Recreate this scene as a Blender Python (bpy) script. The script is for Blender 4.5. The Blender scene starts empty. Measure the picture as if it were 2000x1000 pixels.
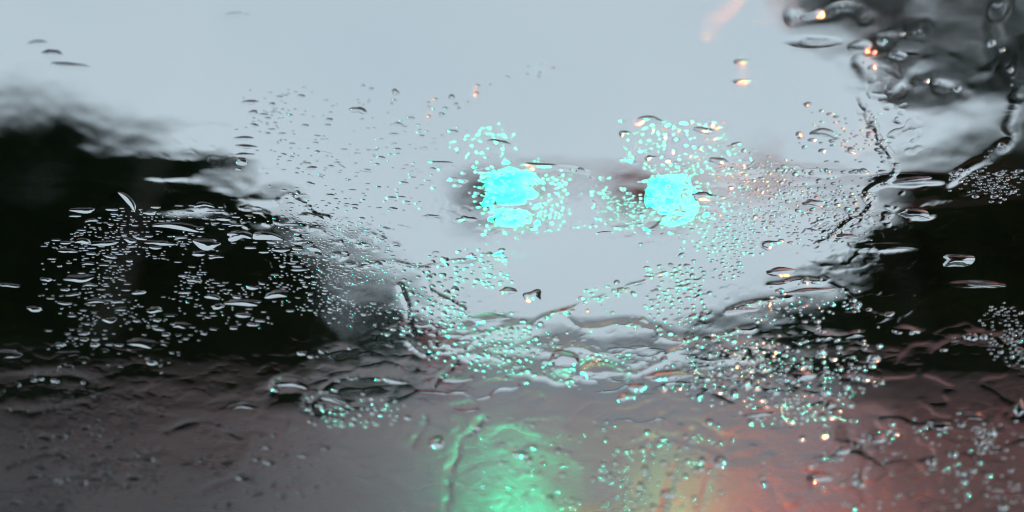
import bpy, math, random
import numpy as np
from mathutils import Vector, Matrix

R = math.radians
sc = bpy.context.scene
C = sc.collection

# ---------------------------------------------------------------- camera
CAM = Vector((0.0, 0.0, 1.40))
LENS, SENSOR = 35.0, 36.0
FPX = LENS / SENSOR * 2000.0            # focal length in photo pixels
PITCH = R(5.0)
FOCUS = 0.50
cam_d = bpy.data.cameras.new('camera')
cam = bpy.data.objects.new('camera', cam_d)
C.objects.link(cam)
cam.location = CAM
cam.rotation_euler = (R(90) + PITCH, 0, 0)
cam_d.lens = LENS
cam_d.sensor_width = SENSOR
cam_d.sensor_fit = 'HORIZONTAL'
cam_d.clip_start = 0.02
cam_d.clip_end = 5000
cam_d.dof.use_dof = True
cam_d.dof.focus_distance = FOCUS
cam_d.dof.aperture_fstop = 1.5
cam_d.dof.aperture_blades = 0
sc.camera = cam

# ---------------------------------------------------------------- sky, sun, exposure
SUN_EL, SUN_AZ = R(48), R(200)          # soft light of a closed cloud cover, behind the viewer
w = bpy.data.worlds.new('World')
sc.world = w
w.use_nodes = True
nt = w.node_tree
nt.nodes.clear()
sky = nt.nodes.new('ShaderNodeTexSky')
sky.sky_type = 'NISHITA'
sky.sun_disc = False
sky.sun_elevation = SUN_EL
sky.sun_rotation = SUN_AZ
sky.air_density = 1.0
sky.dust_density = 2.0
sky.ozone_density = 1.0
hsv = nt.nodes.new('ShaderNodeHueSaturation')
hsv.inputs['Saturation'].default_value = 0.22
hsv.inputs['Value'].default_value = 1.0
nt.links.new(sky.outputs[0], hsv.inputs['Color'])
# closed cloud: an even grey veil over the clear sky with faint unevenness
tc = nt.nodes.new('ShaderNodeTexCoord')
ns = nt.nodes.new('ShaderNodeTexNoise')
ns.inputs['Scale'].default_value = 3.2
ns.inputs['Detail'].default_value = 4
nt.links.new(tc.outputs['Generated'], ns.inputs['Vector'])
rp = nt.nodes.new('ShaderNodeValToRGB')
rp.color_ramp.elements[0].color = (4.9, 6.3, 7.3, 1)
rp.color_ramp.elements[1].color = (6.1, 7.4, 8.2, 1)
nt.links.new(ns.outputs[0], rp.inputs[0])
mx = nt.nodes.new('ShaderNodeMixRGB')
mx.inputs[0].default_value = 0.85
nt.links.new(hsv.outputs[0], mx.inputs[1])
nt.links.new(rp.outputs[0], mx.inputs[2])
bg = nt.nodes.new('ShaderNodeBackground')
bg.inputs[1].default_value = 0.10
nt.links.new(mx.outputs[0], bg.inputs[0])
wo = nt.nodes.new('ShaderNodeOutputWorld')
nt.links.new(bg.outputs[0], wo.inputs[0])

sun_d = bpy.data.lights.new('sun', 'SUN')
sun_d.energy = 0.5
sun_d.angle = R(30)
sun_d.color = (1.0, 0.97, 0.93)
sun = bpy.data.objects.new('sun', sun_d)
C.objects.link(sun)
# direction towards the sun: azimuth measured like the sky texture (0 = +Y, clockwise)
sdir = Vector((math.sin(SUN_AZ) * math.cos(SUN_EL), math.cos(SUN_AZ) * math.cos(SUN_EL), math.sin(SUN_EL)))
sun.rotation_euler = sdir.to_track_quat('Z', 'Y').to_euler()
sun.location = (0, 0, 30)

vs = sc.view_settings
vs.view_transform = 'Standard'
vs.look = 'None'
vs.exposure = 0.0
vs.gamma = 1.0
vs.use_curve_mapping = False
sc.render.engine = 'CYCLES'
cy = sc.cycles
cy.max_bounces = 24
cy.transmission_bounces = 20
cy.glossy_bounces = 8
cy.diffuse_bounces = 2
cy.transparent_max_bounces = 8
cy.sample_clamp_indirect = 0
cy.use_denoising = True
cy.caustics_reflective = True
cy.caustics_refractive = True
cy.blur_glossy = 0.0
cy.filter_width = 1.1

# ---------------------------------------------------------------- helpers
rng = np.random.default_rng(11)
rnd = random.Random(7)

def ray(px, py):
    """direction of a photo pixel in the world (depth component along the view = 1)"""
    dx, dz = (px - 1000.0) / FPX, (500.0 - py) / FPX
    c, s = math.cos(PITCH), math.sin(PITCH)
    return Vector((dx, c - s * dz, s + c * dz))

def at(px, py, Y):
    d = ray(px, py)
    return CAM + d * (Y / d.y)

def tag(o, label=None, cat=None, group=None, kind=None):
    if label: o['label'] = label
    if cat: o['category'] = cat
    if group: o['group'] = group
    if kind: o['kind'] = kind
    return o

def empty(name, loc, rz=0.0):
    o = bpy.data.objects.new(name, None)
    o.empty_display_size = 0.2
    C.objects.link(o)
    o.location = loc
    o.rotation_euler = (0, 0, rz)
    return o

class MB:
    """collects shapes into one mesh"""
    def __init__(s):
        s.v, s.f = [], []
    def add(s, vs_, fs_):
        b = len(s.v)
        s.v += [tuple(p) for p in vs_]
        s.f += [tuple(i + b for i in f) for f in fs_]
        return s
    def box(s, x0, x1, y0, y1, z0, z1, ch=0.0):
        if ch <= 0:
            vs_ = [(x, y, z) for z in (z0, z1) for y in (y0, y1) for x in (x0, x1)]
            return s.add(vs_, [(0, 2, 3, 1), (4, 5, 7, 6), (0, 1, 5, 4), (2, 6, 7, 3), (0, 4, 6, 2), (1, 3, 7, 5)])
        # box with chamfered vertical and horizontal edges (two inset rings)
        rings = []
        for z, i in ((z0, ch), (z0 + ch, 0), (z1 - ch, 0), (z1, ch)):
            a, b, c_, d = x0 + i, x1 - i, y0 + i, y1 - i
            k = ch
            rings.append([(a + k, c_, z), (b - k, c_, z), (b, c_ + k, z), (b, d - k, z), (b - k, d, z), (a + k, d, z), (a, d - k, z), (a, c_ + k, z)])
        return s.loft(rings)
    def loft(s, rings, cap=True):
        n = len(rings[0])
        vs_ = [p for r in rings for p in r]
        fs_ = []
        for k in range(len(rings) - 1):
            for i in range(n):
                j = (i + 1) % n
                fs_.append((k * n + i, k * n + j, (k + 1) * n + j, (k + 1) * n + i))
        if cap:
            fs_.append(tuple(reversed(range(n))))
            fs_.append(tuple(range((len(rings) - 1) * n, len(rings) * n)))
        return s.add(vs_, fs_)
    def tube(s, pts, rad, n=8, cap=True):
        rings = []
        up0 = Vector((0.13, 0.29, 1)).normalized()
        for i, p in enumerate(pts):
            p = Vector(p)
            a = Vector(pts[max(i - 1, 0)]); b = Vector(pts[min(i + 1, len(pts) - 1)])
            t = (b - a).normalized()
            u = up0 if abs(t.dot(up0)) < 0.95 else Vector((1, 0.1, 0)).normalized()
            e1 = t.cross(u).normalized(); e2 = t.cross(e1)
            r = rad[i] if hasattr(rad, '__len__') else rad
            rings.append([tuple(p + e1 * (r * math.cos(q * 2 * math.pi / n)) + e2 * (r * math.sin(q * 2 * math.pi / n))) for q in range(n)])
        return s.loft(rings, cap)
    def lathe_y(s, c, prof, n=24):
        """profile of (radius, y) turned about a line along y through c"""
        rings = [[(c[0] + r * math.cos(q * 2 * math.pi / n), c[1] + y, c[2] + r * math.sin(q * 2 * math.pi / n)) for q in range(n)] for r, y in prof]
        return s.loft(rings, True)
    def build(s, name, mat, parent=None, smooth=False):
        me = bpy.data.meshes.new(name)
        me.from_pydata(s.v, [], s.f)
        me.update()
        if smooth:
            me.polygons.foreach_set('use_smooth', [True] * len(me.polygons))
        me.materials.append(mat)
        o = bpy.data.objects.new(name, me)
        C.objects.link(o)
        if parent: o.parent = parent
        return o

# ---------------------------------------------------------------- materials
def pmat(name, col, rough=0.6, spec=0.5, metal=0.0, noise=0.0, nscale=6.0, bump=0.0, bscale=40.0, col2=None):
    m = bpy.data.materials.new(name)
    m.use_nodes = True
    t = m.node_tree
    b = t.nodes['Principled BSDF']
    b.inputs['Roughness'].default_value = rough
    b.inputs['Metallic'].default_value = metal
    b.inputs['Specular IOR Level'].default_value = spec
    tcn = t.nodes.new('ShaderNodeTexCoord')
    n = t.nodes.new('ShaderNodeTexNoise')
    n.inputs['Scale'].default_value = nscale
    n.inputs['Detail'].default_value = 5
    t.links.new(tcn.outputs['Object'], n.inputs['Vector'])
    r = t.nodes.new('ShaderNodeValToRGB')
    r.color_ramp.elements[0].position = 0.3
    r.color_ramp.elements[1].position = 0.7
    c2 = col2 or tuple(c * (1 + noise) for c in col)
    r.color_ramp.elements[0].color = tuple(c * (1 - noise) for c in col) + (1,)
    r.color_ramp.elements[1].color = tuple(c2) + (1,)
    t.links.new(n.outputs[0], r.inputs[0])
    t.links.new(r.outputs[0], b.inputs['Base Color'])
    if bump:
        n2 = t.nodes.new('ShaderNodeTexNoise')
        n2.inputs['Scale'].default_value = bscale
        n2.inputs['Detail'].default_value = 4
        t.links.new(tcn.outputs['Object'], n2.inputs['Vector'])
        bp = t.nodes.new('ShaderNodeBump')
        bp.inputs['Strength'].default_value = bump
        bp.inputs['Distance'].default_value = 0.02
        t.links.new(n2.outputs[0], bp.inputs['Height'])
        t.links.new(bp.outputs[0], b.inputs['Normal'])
    return m

def emat(name, col, strength):
    m = bpy.data.materials.new(name)
    m.use_nodes = True
    b = m.node_tree.nodes['Principled BSDF']
    b.inputs['Base Color'].default_value = (*[min(c, 0.6) * 0.3 for c in col], 1)
    b.inputs['Roughness'].default_value = 0.3
    b.inputs['Emission Color'].default_value = (*col, 1)
    b.inputs['Emission Strength'].default_value = strength
    return m

def water_mat(name, ior):
    m = bpy.data.materials.new(name)
    m.use_nodes = True
    b = m.node_tree.nodes['Principled BSDF']
    b.inputs['Base Color'].default_value = (1, 1, 1, 1)
    b.inputs['Roughness'].default_value = 0.0
    b.inputs['IOR'].default_value = ior
    b.inputs['Transmission Weight'].default_value = 1.0
    return m

M = {}
M['water'] = water_mat('water', 1.333)
M['glass'] = water_mat('windscreen_glass', 1.5)
M['rubber'] = pmat('rubber', (0.02, 0.02, 0.02), 0.7, noise=0.2)
M['asphalt'] = pmat('wet_asphalt', (0.025, 0.0225, 0.0215), 0.36, 0.5, noise=0.25, nscale=0.6, bump=0.55, bscale=9.0)
def wet_patches(m, lo, hi, sx, sy):
    t = m.node_tree; b = t.nodes['Principled BSDF']
    tcn = t.nodes.new('ShaderNodeTexCoord'); mp = t.nodes.new('ShaderNodeMapping')
    mp.inputs['Scale'].default_value = (sx, sy, 1)
    n = t.nodes.new('ShaderNodeTexNoise'); n.inputs['Scale'].default_value = 1.0; n.inputs['Detail'].default_value = 5
    r = t.nodes.new('ShaderNodeMapRange')
    r.inputs['From Min'].default_value = .35; r.inputs['From Max'].default_value = .65
    r.inputs['To Min'].default_value = lo; r.inputs['To Max'].default_value = hi
    t.links.new(tcn.outputs['Object'], mp.inputs['Vector']); t.links.new(mp.outputs[0], n.inputs['Vector'])
    t.links.new(n.outputs[0], r.inputs['Value']); t.links.new(r.outputs[0], b.inputs['Roughness'])
wet_patches(M['asphalt'], .22, .44, 1.6, .7)
M['soil'] = pmat('wet_soil', (0.030, 0.027, 0.020), 0.8, 0.03, noise=0.4, nscale=0.8, bump=0.4, bscale=6)
M['verge'] = pmat('verge_grass', (0.022, 0.030, 0.012), 0.8, 0.03, noise=0.5, nscale=2.5, bump=0.8, bscale=14)
M['kerb'] = pmat('kerb_concrete', (0.16, 0.155, 0.15), 0.6, 0.4, noise=0.25, nscale=4)
M['leaf'] = pmat('foliage', (0.011, 0.026, 0.010), 0.6, 0.03, noise=0.45, nscale=0.9)
M['bark'] = pmat('bark', (0.022, 0.020, 0.017), 0.85, 0.03, noise=0.35, nscale=8, bump=0.6, bscale=22)
M['housing'] = pmat('signal_black', (0.005, 0.0055, 0.006), 0.6, 0.15, noise=0.2)
M['galv'] = pmat('mast_paint', (0.035, 0.028, 0.026), 0.6, 0.3, metal=0.0, noise=0.2, nscale=5)
M['lens_dark'] = pmat('unlit_lens', (0.03, 0.008, 0.006), 0.25, 0.5, noise=0.1)
M['lens_amber'] = pmat('unlit_amber_lens', (0.05, 0.025, 0.006), 0.25, 0.5, noise=0.1)
M['green'] = emat('green_signal_light', (0.0, 1.0, 0.46), 850.0)
M['green_dim'] = emat('weaker_green_signal_light', (0.0, 1.0, 0.46), 340.0)
M['sodium'] = emat('orange_lamp_light', (1.0, 0.10, 0.014), 15000.0)
M['tail'] = emat('red_tail_light', (1.0, 0.03, 0.03), 2.5)
M['rust'] = pmat('brown_red_paint', (0.022, 0.012, 0.011), 0.5, 0.4, noise=0.25)
M['carpaint'] = pmat('silver_car_paint', (0.22, 0.22, 0.23), 0.3, 0.5, metal=0.4, noise=0.05)
M['carglass'] = pmat('car_window', (0.015, 0.016, 0.018), 0.08, 0.5)
M['tyre'] = pmat('tyre', (0.015, 0.015, 0.015), 0.8, 0.2, noise=0.2)
M['rim'] = pmat('wheel_rim', (0.3, 0.3, 0.3), 0.35, 0.5, metal=0.8)
M['plate'] = pmat('number_plate', (0.5, 0.5, 0.48), 0.5, 0.3)
M['trim'] = pmat('cabin_trim', (0.02, 0.02, 0.021), 0.8, 0.2, noise=0.15, nscale=20, bump=.2, bscale=300)
M['chrome'] = pmat('bumper', (0.08, 0.08, 0.085), 0.5, 0.4)

# ---------------------------------------------------------------- ground
def sheet(name, x0, x1, y0, y1, z, mat, label, nx=1, ny=1):
    mb = MB()
    vs_, fs_ = [], []
    for j in range(ny + 1):
        for i in range(nx + 1):
            vs_.append((x0 + (x1 - x0) * i / nx, y0 + (y1 - y0) * j / ny, z))
    for j in range(ny):
        for i in range(nx):
            a = j * (nx + 1) + i
            fs_.append((a, a + 1, a + nx + 2, a + nx + 1))
    mb.add(vs_, fs_)
    return tag(mb.build(name, mat), label, name.replace('_', ' '), kind='structure')

LX, RX, CY = -6.5, 12.0, 36.0            # road ahead between LX and RX, far kerb of the crossing street at CY
sheet('ground', -2500, 2500, -400, 4000, 0.0, M['soil'], 'dark wet ground stretching to the horizon')
sheet('cross_street', -120, 120, -40, CY, 0.004, M['asphalt'], 'wide wet asphalt junction in front of the car')
sheet('road', LX, RX, CY, 600, 0.004, M['asphalt'], 'wet asphalt road running on ahead between the trees')

def verge(x0, x1, y0, y1, label):
    mb = MB()
    mb.box(x0, x1, y0, y1, -0.05, 0.125)
    return tag(mb.build('grass_verge', M['verge']), label, 'verge', kind='structure')
verge(-120, LX - 0.25, CY + 0.25, 500, 'dark grass verge under the left-hand trees')
verge(RX + 0.25, 120, CY + 0.25, 500, 'dark grass verge under the right-hand trees')
def kerb(x0, x1, y0, y1, label):
    mb = MB()
    mb.box(x0, x1, y0, y1, -0.05, 0.14, 0.02)
    return tag(mb.build('kerb', M['kerb']), label, 'kerb', kind='structure')
kerb(-120, LX, CY, CY + 0.2, 'concrete kerb along the left verge')
kerb(RX, 120, CY, CY + 0.2, 'concrete kerb along the right verge')
kerb(LX - 0.2, LX, CY + 0.21, 500, 'concrete kerb left of the road ahead')
kerb(RX, RX + 0.2, CY + 0.21, 500, 'concrete kerb right of the road ahead')

# ---------------------------------------------------------------- trees
def leaves(mb_v, mb_f, centre, sig, n, size, g):
    p = g.normal(0, 1, (n, 3)) * np.array(sig) + np.array(centre)
    a = g.normal(0, 1, (n, 3)); a /= np.linalg.norm(a, axis=1)[:, None]
    b = np.cross(a, g.normal(0, 1, (n, 3))); b /= np.linalg.norm(b, axis=1)[:, None]
    s = size * g.uniform(0.6, 1.3, (n, 1))
    q = np.stack([p - a * s, p + b * s * 0.45, p + a * s, p - b * s * 0.45], 1)
    q[:, :, 2] = np.maximum(q[:, :, 2], 0.16)
    base = sum(len(x) for x in mb_v)
    mb_v.append(q.reshape(-1, 3))
    mb_f.append(np.arange(base, base + 4 * n).reshape(-1, 4))

def mesh_np(name, v, f, mat, smooth=False):
    me = bpy.data.meshes.new(name)
    me.vertices.add(len(v)); me.vertices.foreach_set('co', np.ascontiguousarray(v, np.float32).ravel())
    f = np.ascontiguousarray(f, np.int32); k = f.shape[1]
    me.loops.add(f.size); me.loops.foreach_set('vertex_index', f.ravel())
    me.polygons.add(len(f)); me.polygons.foreach_set('loop_start', np.arange(0, f.size, k, dtype=np.int32))
    me.polygons.foreach_set('loop_total', np.full(len(f), k, np.int32))
    if smooth: me.polygons.foreach_set('use_smooth', np.ones(len(f), bool))
    me.materials.append(mat)
    me.update(calc_edges=True)
    return me

def tree(px, top, half, Y, label, group, n_cl=70, per=60, low=0.25, seed=0, leaf=0.2):
    """px, top: where the crown's axis and tip stand in the picture; Y: distance of the trunk on the verge"""
    g = np.random.default_rng(seed)
    tip = at(px, top, Y)
    H = tip.z
    rx = half / FPX * Y
    z0 = 0.12
    root = empty('tree', (tip.x, Y, z0))
    tag(root, label, 'tree', group)
    H -= z0
    tr = MB()
    hb = H * 0.75
    r0 = 0.035 * H * 0.7
    bend = g.normal(0, 0.12, 2)
    pts = [(bend[0] * t * t, bend[1] * t * t, hb * t - 0.1 * (t == 0)) for t in (0, .08, .25, .5, .75, 1)]
    tr.tube(pts, [r0 * 1.5, r0 * 1.05, r0 * .9, r0 * .65, r0 * .4, r0 * .12], 10)
    for k in range(11):
        t = 0.25 + 0.65 * k / 11
        ang = k * 2.4 + g.uniform(0, .5)
        L = rx * g.uniform(.5, .8) * (1.1 - .6 * t)
        s = Vector((bend[0] * t * t, bend[1] * t * t, hb * t))
        e = s + Vector((math.cos(ang) * L, math.sin(ang) * L, L * g.uniform(.25, .7)))
        m = (s + e) / 2 + Vector((0, 0, L * .06))
        tr.tube([s, m, e], [r0 * .4 * (1.1 - t), r0 * .25 * (1.1 - t), r0 * .06], 6)
    tr.build('trunk', M['bark'], root, True)
    V, F = [], []
    zc = H * (low + 1) / 2; rz = H * (1 - low) / 2
    for k in range(n_cl):
        a = g.uniform(0, 6.283); t = g.uniform(0, 1)
        wid = min(1, (1 - t) * 2.6 + .12) ** .5 * (.86 + .14 * math.sin(7 * t + seed))
        r_ = g.uniform(.1, 1) ** .5 * wid
        c = (math.cos(a) * rx * r_, math.sin(a) * rx * .8 * r_, H * (low + (1 - low) * t * .97))
        s = g.uniform(.12, .19) * rx
        leaves(V, F, c, (s, s, s * .6), per, leaf, g)
    me = mesh_np('crown', np.concatenate(V), np.concatenate(F), M['leaf'])
    o = bpy.data.objects.new('crown', me); C.objects.link(o); o.parent = root
    return root

LG, RG = 'trees on the left verge', 'trees on the right verge'
left = [(-60, 222, 200, 37.6, 'tall black tree at the left edge of the picture', .03),
        (110, 228, 190, 38.5, 'broad dark tree second from the left edge', .03),
        (255, 270, 150, 39.5, 'dark rounded tree in the middle of the left row', .03),
        (385, 322, 125, 41.0, 'shorter dark tree near the sloping end of the left row', .03),
        (490, 400, 100, 42.5, 'low dark tree, second from the road in the left row', .03),
        (568, 455, 70, 45.0, 'small dark tree closest to the road in the left row', .03)]
for i, (px, tp, hf, Y, lb, lo) in enumerate(left):
    tree(px, tp, hf, Y, lb, LG, n_cl=170, per=60, low=lo, seed=20 + i, leaf=.26)
right = [(2080, 225, 150, 36.8, 'tall black tree at the right edge below the overhanging branches', .03),
         (1935, 275, 135, 38.0, 'broad black tree second from the right edge', .03),
         (1805, 325, 110, 39.5, 'dark tree third from the right edge behind the signal arm', .03),
         (1722, 445, 75, 43.0, 'low dark tree nearest the road on the right', .03)]
for i, (px, tp, hf, Y, lb, lo) in enumerate(right):
    tree(px, tp, hf, Y, lb, RG, n_cl=170, per=60, low=lo, seed=40 + i, leaf=.26)
far = [(665, 470, 105, 62, 'largest grey far-off tree beside the dark left row', .05),
       (760, 560, 75, 80, 'grey far-off tree above the left kerb, second from the dark row', .05),
       (1650, 560, 80, 80, 'far-off tree beyond the right kerb, next to the dark row', .05),
       (1565, 592, 72, 100, 'far-off tree beyond the right kerb, left of the taller far one', .05),
       (1480, 618, 66, 125, 'third far-off tree from the dark row beyond the right kerb', .05),
       (1395, 634, 60, 150, 'smallest far-off tree beyond the right kerb, below the right light', .05),
       (830, 628, 55, 120, 'small far-off tree just left of the car', .05)]
for i, (px, tp, hf, Y, lb, lo) in enumerate(far):
    tree(px, tp, hf, Y, lb, 'far trees along the road', n_cl=46 if px < 1000 else 80, per=30 if px < 1000 else 45, low=lo, seed=60 + i, leaf=.34)

def shrub(px, top, half, Y, label, seed):
    g = np.random.default_rng(seed)
    tip = at(px, top, Y); H = tip.z - .12; rx = half / FPX * Y
    root = empty('shrub', (tip.x, Y, .12))
    tag(root, label, 'shrub', 'shrubs under the trees')
    st = MB()
    for k in range(6):
        a = k * 1.05; L = rx * .5
        st.tube([(0, 0, -.05), (math.cos(a) * L * .4, math.sin(a) * L * .4, H * .4), (math.cos(a) * L, math.sin(a) * L, H * .8)], [.05, .035, .01], 6)
    st.build('stem', M['bark'], root, True)
    V, F = [], []
    for k in range(80):
        a = g.uniform(0, 6.283); t = g.uniform(0, 1); r_ = g.uniform(.1, 1) ** .5 * min(1, (1 - t) * 2 + .25) ** .5
        leaves(V, F, (math.cos(a) * rx * r_, math.sin(a) * rx * .6 * r_, H * t * .95), (.22, .22, .16), 40, .16, g)
    me = mesh_np('foliage', np.concatenate(V), np.concatenate(F), M['leaf'])
    o = bpy.data.objects.new('foliage', me); C.objects.link(o); o.parent = root
for i, (px, tp, hf, Y, lb) in enumerate([
        (-40, 560, 110, 37.2, 'black shrub at the foot of the trees, at the left edge'),
        (120, 575, 100, 37.0, 'black shrub second from the left edge, above the road'),
        (270, 570, 95, 37.3, 'black shrub in the middle of the left-hand row'),
        (410, 580, 90, 37.6, 'black shrub fourth from the left edge, above the road'),
        (545, 590, 85, 38.0, 'black shrub at the right end of the left-hand row'),
        (2040, 560, 110, 36.9, 'black shrub at the right edge above the road'),
        (1900, 570, 100, 37.1, 'black shrub second from the right edge, above the road'),
        (1765, 590, 80, 37.6, 'black shrub at the left end of the right-hand row')]):
    shrub(px, tp, hf, Y, lb, 80 + i)

# near tree on the right whose branches hang into the upper corner
def overhang_tree():
    g = np.random.default_rng(5)
    Y = 15.0
    base = Vector((9.6, Y, 0.0))
    root = empty('tree', base)
    tag(root, 'near tree whose dark branches hang into the upper right corner', 'tree')
    tr = MB()
    tr.tube([(0, 0, -.1), (0, 0, .5), (-.1, .05, 2.5), (-.25, .1, 5), (-.3, .1, 8), (-.2, 0, 10.5)], [.36, .26, .22, .18, .12, .03], 12)
    V, F = [], []
    limbs = []
    # spots of foliage in the picture -> points on the branches, a little before or behind the trunk
    spots = [(1600, -60, .35), (1660, 10, .3), (1720, 60, .32), (1790, 95, .34), (1850, 140, .3), (1760, -40, .5), (1860, 20, .5),
             (1950, 60, .5), (1990, 140, .36), (1900, -60, .6), (1700, -110, .5), (2020, -20, .6), (2060, 110, .5), (2080, 220, .5),
             (1820, -150, .6), (1960, -190, .7), (2120, -100, .8), (2150, 60, .8), (2200, 240, .7), (1935, 110, .3), (1570, 8, .22)]
    for i, (px, py, s) in enumerate(spots):
        p = at(px, py, Y + g.uniform(-1.4, 1.2)) - base
        h = min(max(p.z * g.uniform(.62, .78), 2.6), 9)
        st = Vector((-.2, .08, h))
        mid = st.lerp(p, .55) + Vector((0, 0, .25))
        tr.tube([st, mid, p], [.085, .05, .012], 6)
        for q in range(7):
            c = p + Vector(g.normal(0, 1, 3) * s * np.array((1.25, 1, .7)))
            leaves(V, F, c, (s * .42, s * .4, s * .26), 42, .10, g)
    for k in range(60):                    # crown over and beyond the frame
        d = g.normal(0, 1, 3); d /= np.linalg.norm(d)
        c = np.array((.9, 0, 9.3)) + d * np.array((3.4, 2.6, 2.4)) * g.uniform(.5, 1)
        leaves(V, F, c, (.5, .5, .35), 45, .13, g)
    tr.build('trunk', M['bark'], root, True)
    me = mesh_np('crown', np.concatenate(V), np.concatenate(F), M['leaf'])
    o = bpy.data.objects.new('crown', me); C.objects.link(o); o.parent = root
overhang_tree()

# ---------------------------------------------------------------- traffic signals
SY = 22.0
def mast():
    b = at(2085, 700, SY + .35)
    armz = at(1000, 352, SY + .35).z
    root = empty('signal_mast', (b.x, SY + .35, 0))
    tag(root, 'grey steel mast with a long arm carrying both green traffic lights', 'signal mast')
    m = MB(); m.tube([(0, 0, .30), (0, 0, 3), (0, 0, armz + .5)], [.17, .15, .12], 14); m.build('pole', M['galv'], root, True)
    m = MB(); m.box(-.3, .3, -.3, .3, -.02, .26, .04); m.build('base', M['kerb'], root)
    m = MB(); m.box(-.22, .22, -.22, .22, .26, .305, .01); m.build('flange', M['galv'], root)
    L = b.x - at(945, 352, SY + .35).x
    m = MB(); m.tube([(-.1, 0, armz + .02), (-L * .5, 0, armz + .02), (-L, 0, armz + .08)], [.13, .10, .07], 12); m.build('arm', M['galv'], root, True)
    m = MB(); m.tube([(0, 0, armz + .5), (0, 0, armz + .56), (0, 0, armz + .6)], [.13, .10, .02], 12); m.build('cap', M['galv'], root, True)
    m = MB(); m.box(-.24, .24, -.2, .2, armz - .12, armz + .12, .03); m.build('arm_bracket', M['galv'], root)
    return armz
ARMZ = mast()

def signal(px, py, label, lit='green'):
    """horizontal three-light head; the green light is the right-hand one"""
    c = at(px, py, SY)                         # centre of the green lens
    root = empty('traffic_signal', c)
    tag(root, label, 'traffic light', 'green traffic lights on the mast arm')
    P = .37
    m = MB(); m.box(-2 * P - .19, .19, .03, .22, -.19, .19, .03); m.build('housing', M['housing'], root)
    m = MB(); m.box(-2 * P - .45, .45, .105, .125, -.44, .44, .008); m.build('backplate', M['housing'], root)  # backplate made oversized to screen bright sky from around the lit lens
    for k, mt in ((0, lit), (1, 'lens_amber'), (2, 'lens_dark')):
        m = MB(); m.lathe_y((-k * P, 0, 0), [(.02, -.03), (.08, -.022), (.12, -.008), (.15, .02), (.152, .04)], 28)
        o = m.build('lens', M[mt], root, True)
        if k == 0: o['label'] = 'lit green lens'
        v = MB()                               # tunnel visor, open below
        n = 18
        r1, r2 = .162, .172
        ring = []
        for q in range(n + 1):
            a = R(-50) + R(280) * q / n
            dep = -.24 + .10 * (abs(q - n / 2) / (n / 2)) ** 2
            ca, sa = math.cos(a), math.sin(a)
            ring.append([(-k * P + r1 * ca, .04, r1 * sa), (-k * P + r1 * ca, dep, r1 * sa), (-k * P + r2 * ca, dep, r2 * sa), (-k * P + r2 * ca, .04, r2 * sa)])
        v.loft(ring); v.build('visor', M['housing'], root)
    z = ARMZ - c.z
    m = MB(); m.box(-P - .05, -P + .05, .2, .30, -.12, max(z + .1, .14), .01); m.build('bracket', M['galv'], root)
signal(1000, 380, 'left of the two green traffic lights hanging over the junction')
signal(1303, 380, 'right of the two green traffic lights hanging over the junction', 'green_dim')

def detector():
    c = at(1491, 318, SY + .35)
    root = empty('detector_box', (c.x, SY + .35, ARMZ + .12))
    tag(root, 'small brown-red box standing on the arm right of the green lights', 'detector')
    m = MB(); m.box(-.10, .10, -.12, .12, .10, .62, .03); m.build('case', M['rust'], root)
    m = MB(); m.tube([(0, 0, -.03), (0, 0, .12)], .03, 8); m.build('stem', M['galv'], root, True)
    m = MB(); m.box(-.12, .12, -.20, .13, .615, .645, .008); m.build('hood', M['rust'], root)
detector()

# ---------------------------------------------------------------- street lamp, its head just above the frame
def street_lamp():
    Y = 18.0
    h = at(1415, -80, Y)
    bx = at(2110, 600, Y).x
    root = empty('street_lamp', (bx, Y, 0))
    tag(root, 'street lamp on the right with an orange light above the road', 'street lamp')
    m = MB(); m.box(-.25, .25, -.25, .25, -.02, .2, .03); m.build('base', M['kerb'], root)
    zt = h.z + .3
    m = MB(); m.tube([(0, 0, .2), (0, 0, 3), (0, 0, zt - .6)], [.11, .09, .06], 12); m.build('pole', M['galv'], root, True)
    dx = h.x - bx
    m = MB(); m.tube([(0, 0, zt - .62), (-.15, 0, zt - .2), (dx * .25, 0, zt + .1), (dx * .7, 0, zt + .02), (dx + .25, 0, h.z + .12)], [.06, .05, .045, .04, .035], 10); m.build('arm', M['galv'], root, True)
    m = MB()
    m.loft([[(dx + x, wy * a, h.z + zz) for a, zz in ((-1, .0), (-.8, .11), (0, .16), (.8, .11), (1, .0), (0, -.0))] for x, wy in ((.38, .05), (.25, .13), (-.05, .17), (-.3, .14), (-.42, .05))])
    m.build('lamp_head', M['galv'], root)
    m = MB()
    m.loft([[(dx + x, wy * a, h.z - .05 - dz_ + .27 * wy * a) for a in (-1, -.4, .4, 1)] for x, wy, dz_ in ((.20, .08, .01), (.1, .13, .03), (-.15, .14, .03), (-.3, .08, .01))])
    m.build('lamp_lens', M['sodium'], root, True)
street_lamp()

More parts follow.
